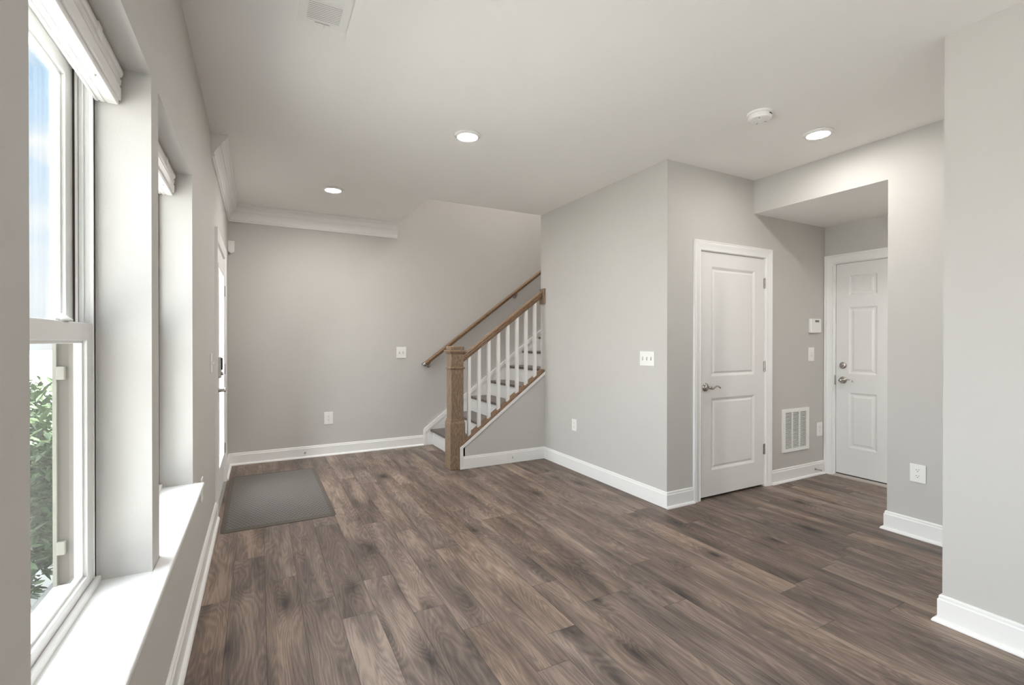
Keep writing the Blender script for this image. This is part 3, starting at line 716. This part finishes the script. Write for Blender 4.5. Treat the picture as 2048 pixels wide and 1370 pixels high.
# fill light added in the hall, out of view; second-floor light over the stairs
dup(lt, (4.34, .75, ZS), 0, 'added round ceiling light in the hall, out of view')
ul = bpy.data.lights.new('stair_lamp', 'AREA'); ul.shape = 'DISK'; ul.size = .3; ul.energy = 26; ul.color = (1, .97, .93)
uo = bpy.data.objects.new('stair_lamp', ul); C.objects.link(uo); uo.location = (3.3, 5.05, TOP - .02)
# area light added behind the camera to brighten the room
wl = bpy.data.lights.new('rear_fill_light', 'AREA'); wl.shape = 'RECTANGLE'; wl.size = 2.1; wl.size_y = 1.65; wl.energy = 30; wl.color = (.95, .975, 1)
wo = bpy.data.objects.new('rear_fill_light', wl); C.objects.link(wo); wo.location = ((RW[0] + RW[1]) / 2, YR - .12, (RW[2] + RW[3]) / 2); wo.rotation_euler = (PI / 2, 0, PI); wo.rotation_euler = (-PI / 2, 0, 0)
t = thing('window_4', 'added white window frame at the rear fill light, behind the camera', None, (1.2, YR, .45), kind='structure')  # frame added out of view around the rear fill light
bm = BM()
for q in ((RW[0], RW[0] + .05, RW[2], RW[3]), (RW[1] - .05, RW[1], RW[2], RW[3]), (RW[0], RW[1], RW[2], RW[2] + .05), (RW[0], RW[1], RW[3] - .05, RW[3]), (1.18, 1.23, RW[2], RW[3])):
    box(bm, q[0], q[1], YR - .10, YR - .05, q[2], q[3])
obj('window_frame', bm, VINYL, t)

t = thing('window_5', 'added glazed opening in the left wall behind the camera, for more daylight', None, (XL - .1, -1.5, .08), kind='structure')  # opening added out of view so more daylight reaches walls and ceiling
bm = BM(); ring_frame(bm, W5[0], W5[1], W5[2], W5[3], .06, XL - .14, XL - .08)
box(bm, XL - .14, XL - .08, -1.94, -1.86, W5[2], W5[3]); obj('window_frame', bm, VINYL, t)
bm = BM(); box(bm, XL - .112, XL - .108, W5[0] + .05, W5[1] - .05, W5[2] + .05, W5[3] - .05); obj('glass_pane', bm, GLASS, t)

# smoke detector
t = thing('smoke_detector', 'white round smoke detector with a dark test slot beside a ceiling light', 'smoke detector', (2.706, 1.856, H))
bm = BM(); lathe(bm, [(0, 0), (.072, 0), (.073, -.004), (.071, -.010), (.066, -.012), (0, -.012)], (0, 0, 0), (0, 0, 1), 40); obj('mounting_base', bm, PLASTIC, t, local=True, smooth=False)
bm = BM(); lathe(bm, [(0, -.012), (.062, -.012), (.066, -.015), (.066, -.034), (.063, -.041), (.055, -.044), (.034, -.044), (.033, -.0425), (.030, -.0425), (.029, -.044), (.012, -.045), (.011, -.047), (0, -.0475)], (0, 0, 0), (0, 0, 1), 40)
cov = obj('cover', bm, PLASTIC, t, local=True, smooth=False)
bm = BM()
for a0 in (-1.62,):
    for i in range(6):
        a_ = a0 + i * .07; cx, cy = .0655 * math.cos(a_), .0655 * math.sin(a_)
        box(bm, -.002, .002, -.0026, .0026, -.026, -.020, M=Matrix.Translation((cx, cy, 0)) @ Matrix.Rotation(a_, 4, 'Z'))
obj('sensor_slot', bm, DARK, cov, local=True)
for a_ in (-2.6, -.2, 1.0):
    bm = BM(); box(bm, -.010, .010, -.0015, .0015, -.0455, -.0435, M=Matrix.Translation((.043 * math.cos(a_), .043 * math.sin(a_), 0)) @ Matrix.Rotation(a_, 4, 'Z'))
    obj('grille_mark', bm, GRAYP, cov, local=True)

# ceiling vent
VX0, VX1, VY0, VY1 = .148, .346, 1.86, 2.250
t = thing('ceiling_vent', 'white rectangular air register with louvers at the top of the ceiling', 'air vent', ((VX0 + VX1) / 2, (VY0 + VY1) / 2, H))
bm = wall_grid('z', H - .005, H - .0002, (VX0, VX1), (VY0, VY1), [(VX0 + .033, VX1 - .033, VY0 + .03, 2.078), (VX0 + .033, VX1 - .033, 2.090, VY1 - .030)]); obj('frame', bm, PLASTIC, t)
bm = BM(); box(bm, VX0 + .02, VX1 - .02, VY0 + .02, VY1 - .02, H - .0006, H - .0001); obj('duct_shade', bm, VENT_SHADE, t)  # flat dark sheet, shade of the vent opening as colour
bm = BM()
yy = 2.096
while yy < VY1 - .032:
    prism(bm, [(yy - .0052, H - .0042), (yy + .0058, H - .0026), (yy + .0060, H - .0036), (yy - .0050, H - .0052)], lambda u_, v_, s: (VX0 + .033 if s == 0 else VX1 - .033, u_, v_)); yy += .0118
obj('louver', bm, PLASTIC, t)
bm = BM(); yy = VY0 + .036
while yy < 2.074:
    prism(bm, [(yy + .005, H - .004), (yy - .0022, H - .0010), (yy - .0030, H - .0018), (yy + .004, H - .0050)], lambda u_, v_, s: (VX0 + .033 if s == 0 else VX1 - .033, u_, v_)); yy += .0118
obj('louver', bm, PLASTIC, t)
bm = BM(); box(bm, .215, .277, 2.2285, 2.2305, H - .0056, H - .0049); obj('lever_slot', bm, DARK, t)
bm = BM(); tube(bm, [(.250, 2.2295, H - .005), (.256, 2.233, H - .011), (.252, 2.243, H - .014)], [.002, .002, .0022], 8); obj('damper_lever', bm, PLASTIC, t, smooth=True)

# ---------------------------------------------------------------- wall plates (canonical frame: plate on plane y=0 facing -Y, centred on the origin)
def plate(name, label, cat, w_, h_, loc, rz, group=None):
    t = thing(name, label, cat, loc, rz, group)
    bm = BM(); box(bm, -w_ / 2, w_ / 2, -.006, 0, -h_ / 2, h_ / 2, .003, 2); obj('cover_plate', bm, PLASTIC, t, local=True); return t
def outlet(loc, rz, label, w_=.082, h_=.130, group='white duplex wall outlets'):
    t = plate('wall_outlet', label, 'outlet', w_, h_, loc, rz, group)
    for s in (-1, 1):
        bm = BM(); zc = s * .0195
        n_ = 20; pr = []
        for i in range(n_):
            a_ = 2 * PI * i / n_; pr.append((max(-.0172, min(.0172, .0185 * math.cos(a_))), zc + max(-.0142, min(.0142, .0172 * math.sin(a_)))))
        prism(bm, pr, lambda u_, v_, q: (u_, -.0058 if q == 0 else -.0078, v_)); r = obj('receptacle', bm, PLASTIC, t, local=True)
        bm = BM(); box(bm, -.0078, -.0055, -.0081, -.0076, zc + .0005, zc + .0085); box(bm, .0055, .0078, -.0081, -.0076, zc + .0015, zc + .0080)
        lathe(bm, [(0, .0076), (.0026, .0076), (.0026, .0081), (0, .0081)], (0, 0, zc - .007), (0, -1, 0), 10); obj('slots', bm, DARK, r, local=True)
    bm = BM(); lathe(bm, [(0, .0058), (.0028, .0058), (.0025, .0070), (0, .0072)], (0, 0, 0), (0, -1, 0), 10); obj('screw', bm, PLASTIC, t, local=True)
    return t
def switch(loc, rz, label, n_=1, w_=.075, h_=.125, group='white toggle light switches'):
    t = plate('light_switch', label, 'light switch', w_, h_, loc, rz, group)
    for i in range(n_):
        xo = (i - (n_ - 1) / 2) * .046
        bm = BM(); box(bm, xo - .0055, xo + .0055, -.0066, -.0058, -.013, .013); obj('toggle_slot', bm, [GRAYP], t, local=True)
        bm = BM(); prism(bm, [(-.006, -.008), (-.020, -.001 if i % 2 else -.002), (-.0205, .006), (-.006, .009)], lambda u_, v_, q: (xo + (-.0038 if q == 0 else .0038), u_, v_)); obj('toggle', bm, PLASTIC, t, local=True)
        for zz in (-.030, .030):
            bm = BM(); lathe(bm, [(0, .0058), (.0026, .0058), (.0022, .0070), (0, .0071)], (xo, 0, zz), (0, -1, 0), 8); obj('screw', bm, PLASTIC, t, local=True)
    return t
RZ = {'back': 0.0, 'right': -PI / 2, 'left': PI / 2}
outlet((.686, YB, .418), 0, 'duplex outlet low on the back wall between the mat and the stairs', .092, .138)
outlet((XR, 3.868, .450), -PI / 2, 'duplex outlet low on the pale wall right of the stair railing', .080, .116)
outlet((XR2, 1.486, .4235), -PI / 2, 'duplex outlet on the short wall above the baseboard, largest in view', .086, .117)
outlet((4.790, Y2, .4325), 0, 'outlet low on the wall between the return grille and the garage door', .088, .134)
outlet((XL, 3.085, .475), PI / 2, 'outlet seen edge-on on the left wall at the end of the sill', .08, .125)
switch((1.509, YB, 1.144), 0, 'double toggle switch on the back wall left of the handrail end', 2, .118, .134)
switch((XR, 2.868, 1.144), -PI / 2, 'triple toggle switch on the right wall near the outside corner', 3, .160, .118)
switch((4.648, Y2, 1.160), 0, 'single toggle switch under the white wall control by the garage door', 1, .090, .132)
switch((XL, 3.68, 1.14), PI / 2, 'switch plate seen edge-on on the left wall beside the front door casing', 1)
# wall control
t = thing('thermostat', 'small white wall control with a dark display above the single switch', 'thermostat', (4.687, Y2, 1.431))
bm = BM(); box(bm, -.082, .082, -.030, 0, -.067, .067, .008, 3); bd = obj('housing', bm, PLASTIC, t, local=True)
bm = BM(); box(bm, -.022, .040, -.0310, -.0298, .034, .054); obj('display', bm, GRAYP, t, local=True, label='dark display')
bm = BM(); lathe(bm, [(0, .029), (.006, .029), (.006, .0312), (0, .0318)], (.060, 0, .030), (0, -1, 0), 14); obj('button', bm, PLASTIC, t, local=True)
# return-air grille
t = thing('return_grille', 'white return air grille with three columns of louvers beside the closet door', 'air vent', (4.404, Y2, .464))
GW, GH = .204, .197
bm = wall_grid('y', -.010, 0, (-GW, GW), (-GH, GH), [(-.162, -.062, -.165, .168), (-.050, .050, -.165, .168), (.062, .162, -.165, .168)]); obj('frame', bm, PLASTIC, t, local=True)
bm = BM(); box(bm, -.17, .17, -.0008, -.0002, -.17, .175); obj('backing', bm, VENT_SHADE, t, local=True)
for ci, xc in enumerate((-.112, 0, .112)):
    bm = BM(); zz = -.160
    while zz < .168:
        prism(bm, [(-.0092, zz), (-.0015, zz + .0024), (-.0015, zz + .0064), (-.0092, zz + .0056)], lambda u_, v_, s: (xc - .051 if s == 0 else xc + .051, u_, v_)); zz += .0128
    obj('louver', bm, PLASTIC, t, local=True)
# motion sensor on the back wall
t = thing('motion_sensor', 'small white motion sensor high on the back wall over the front door', 'motion sensor', (-.252, YB, 2.245))
bm = BM(); pr = [(-.028, .062), (.028, .062)] + [(.028 * math.cos(a_), -.034 + .028 * math.sin(a_)) for a_ in [-i * PI / 10 for i in range(11)]]
prism(bm, pr, lambda u_, v_, s: (u_, -.045 if s == 0 else 0, v_)); obj('housing', bm, PLASTIC, t, local=True)
bm = BM(); prism(bm, [(u_ * .8, v_ * .8 - .004) for u_, v_ in pr if v_ < .03] , lambda u_, v_, s: (u_, -.050 if s == 0 else -.045, v_)); obj('lens', bm, VINYL, t, local=True)

# door stops on the baseboards
def doorstop(loc, label, L_=.07, tilt=0.0, first=None):
    t = thing('door_stop', label, 'door stop', loc, tilt, 'spring door stops on the baseboards')
    bm = BM(); lathe(bm, [(0, 0), (.011, 0), (.010, .006), (.005, .008), (0, .008)], (0, 0, 0), (0, -1, 0), 14); obj('base', bm, NICKEL, t, local=True, smooth=True)
    bm = BM(); pts = [(.0048 * math.cos(i * .9), -.006 - (L_ - .012) * i / 110, .0048 * math.sin(i * .9)) for i in range(111)]; tube(bm, pts, .0011, 5); obj('spring', bm, NICKEL, t, local=True, smooth=True)
    bm = BM(); lathe(bm, [(0, L_ - .008), (.0065, L_ - .008), (.0075, L_ - .003), (.006, L_ + .004), (0, L_ + .005)], (0, 0, 0), (0, -1, 0), 14); obj('rubber_tip', bm, PLASTIC, t, local=True, smooth=True)
doorstop((.442, YB - .014, .055), 'door stop on the back wall baseboard beyond the mat')
doorstop((4.70, Y2 - .014, .060), 'door stop on the baseboard under the return grille', .075)
doorstop((XR - .40, YK - .014, .055), 'tiny door stop on the baseboard under the stair railing', .012)

# ---------------------------------------------------------------- doormat
t = thing('door_mat', 'grey-brown rubber mat with round dimples at the front door', 'door mat', (.13, 4.43, 0))
MM = mat_mat(.0285)
bm = BM(); box(bm, -.335, .335, -.700, .700, .002, .010); obj('dimpled_field', bm, MM, t, local=True)
bm = BM()
def rr_ring(ox, oy, r, z_): 
    pts = []
    for cx, cy, a0 in ((ox - r, oy - r, 0), (-ox + r, oy - r, PI / 2), (-ox + r, -oy + r, PI), (ox - r, -oy + r, 1.5 * PI)):
        for i in range(5): pts.append(bm.verts.new((cx + r * math.cos(a0 + i * PI / 8), cy + r * math.sin(a0 + i * PI / 8), z_)))
    return pts
rs = [rr_ring(.368, .738, .03, 0), rr_ring(.368, .738, .03, .003), rr_ring(.345, .715, .012, .011), rr_ring(.334, .704, .004, .0115), rr_ring(.333, .703, .004, .009), rr_ring(.333, .703, .004, 0)]
for a, b in zip(rs, rs[1:] + rs[:1]):
    k = len(a)
    for i in range(k): bm.faces.new([a[i], a[(i + 1) % k], b[(i + 1) % k], b[i]])
obj('rim', bm, RUBR, t, local=True, label='plain ramped rim')
t.rotation_euler = (0, 0, .004)

# ---------------------------------------------------------------- outdoors
GREY = paint('paving', (.72, .71, .69), .9, .05, 30, .06)
LAWN = paint('lawn', (.16, .24, .09), .9, .1, 30, .2)
bm = BM(); box(bm, -60, XO - .55, -30, 120, -.7, -.6); o_ = obj('ground_outside', bm, GREY); o_['kind'] = 'structure'
bm = BM(); k = 0; yy = -3.0
while yy < 8.0:
    box(bm, -1.00, XO, yy, yy + .134, -.055, -.03, .003, 1); yy += .14
o_ = obj('porch_deck', bm, DECKW); o_['kind'] = 'structure'
bm = BM(); box(bm, -.98, XO, -3.0, 8.0, -.6, -.055); o_ = obj('porch_base', bm, GREY); o_['kind'] = 'structure'
LEAF = paint('leaf_green', (.075, .12, .05), .45, .02, 20, .25)
BARK = paint('bark', (.12, .09, .06), .9, .1, 40, .2)
def shrub(x_, y_, hgt, rad, label, seed):
    rnd = random.Random(seed); t = thing('laurel_shrub', label, 'shrub', (x_, y_, -.6), group='green shrubs outside the windows')
    bm = BM()
    for i in range(7):
        a_ = rnd.random() * 2 * PI; r_ = rad * .6 * rnd.random()
        tube(bm, [(0, 0, 0), (r_ * .4 * math.cos(a_), r_ * .4 * math.sin(a_), hgt * .4), (r_ * math.cos(a_), r_ * math.sin(a_), hgt * .85)], [.018, .012, .005], 6)
    obj('stems', bm, BARK, t, local=True)
    bm = BM()
    for i in range(6000):
        # leaf in an ellipsoid shell
        z_ = rnd.uniform(-1, 1); a_ = rnd.random() * 2 * PI; q = math.sqrt(1 - z_ * z_); rr_ = rnd.uniform(.55, 1.03)
        c = Vector((rad * rr_ * q * math.cos(a_), rad * rr_ * q * math.sin(a_), hgt * .55 + hgt * .48 * rr_ * z_))
        L_ = rnd.uniform(.06, .13); W__ = L_ * .38
        M_ = Matrix.Translation(c) @ Matrix.Rotation(rnd.random() * 2 * PI, 4, 'Z') @ Matrix.Rotation(rnd.uniform(-1.1, .7), 4, 'Y') @ Matrix.Rotation(rnd.uniform(-.6, .6), 4, 'X')
        P_ = [(0, 0, 0), (L_ * .35, W__ * .5, .004), (L_ * .7, W__ * .4, .0), (L_, 0, -.006), (L_ * .7, -W__ * .4, 0), (L_ * .35, -W__ * .5, .004)]
        vv = [bm.verts.new(M_ @ Vector(p)) for p in P_]; mid = bm.verts.new(M_ @ Vector((L_ * .5, 0, -.006)))
        for j in range(6): bm.faces.new([vv[j], vv[(j + 1) % 6], mid])
    obj('foliage', bm, LEAF, t, local=True)
shrub(-1.62, 4.4, 1.50, .60, 'leafy green shrub just outside the window nearest the camera', 3)
shrub(-1.50, 3.2, 1.30, .48, 'lower green shrub outside the window, closest to the deck', 5)
shrub(-2.10, 5.8, 1.55, .80, 'green shrub farther along beyond the window glass', 9)
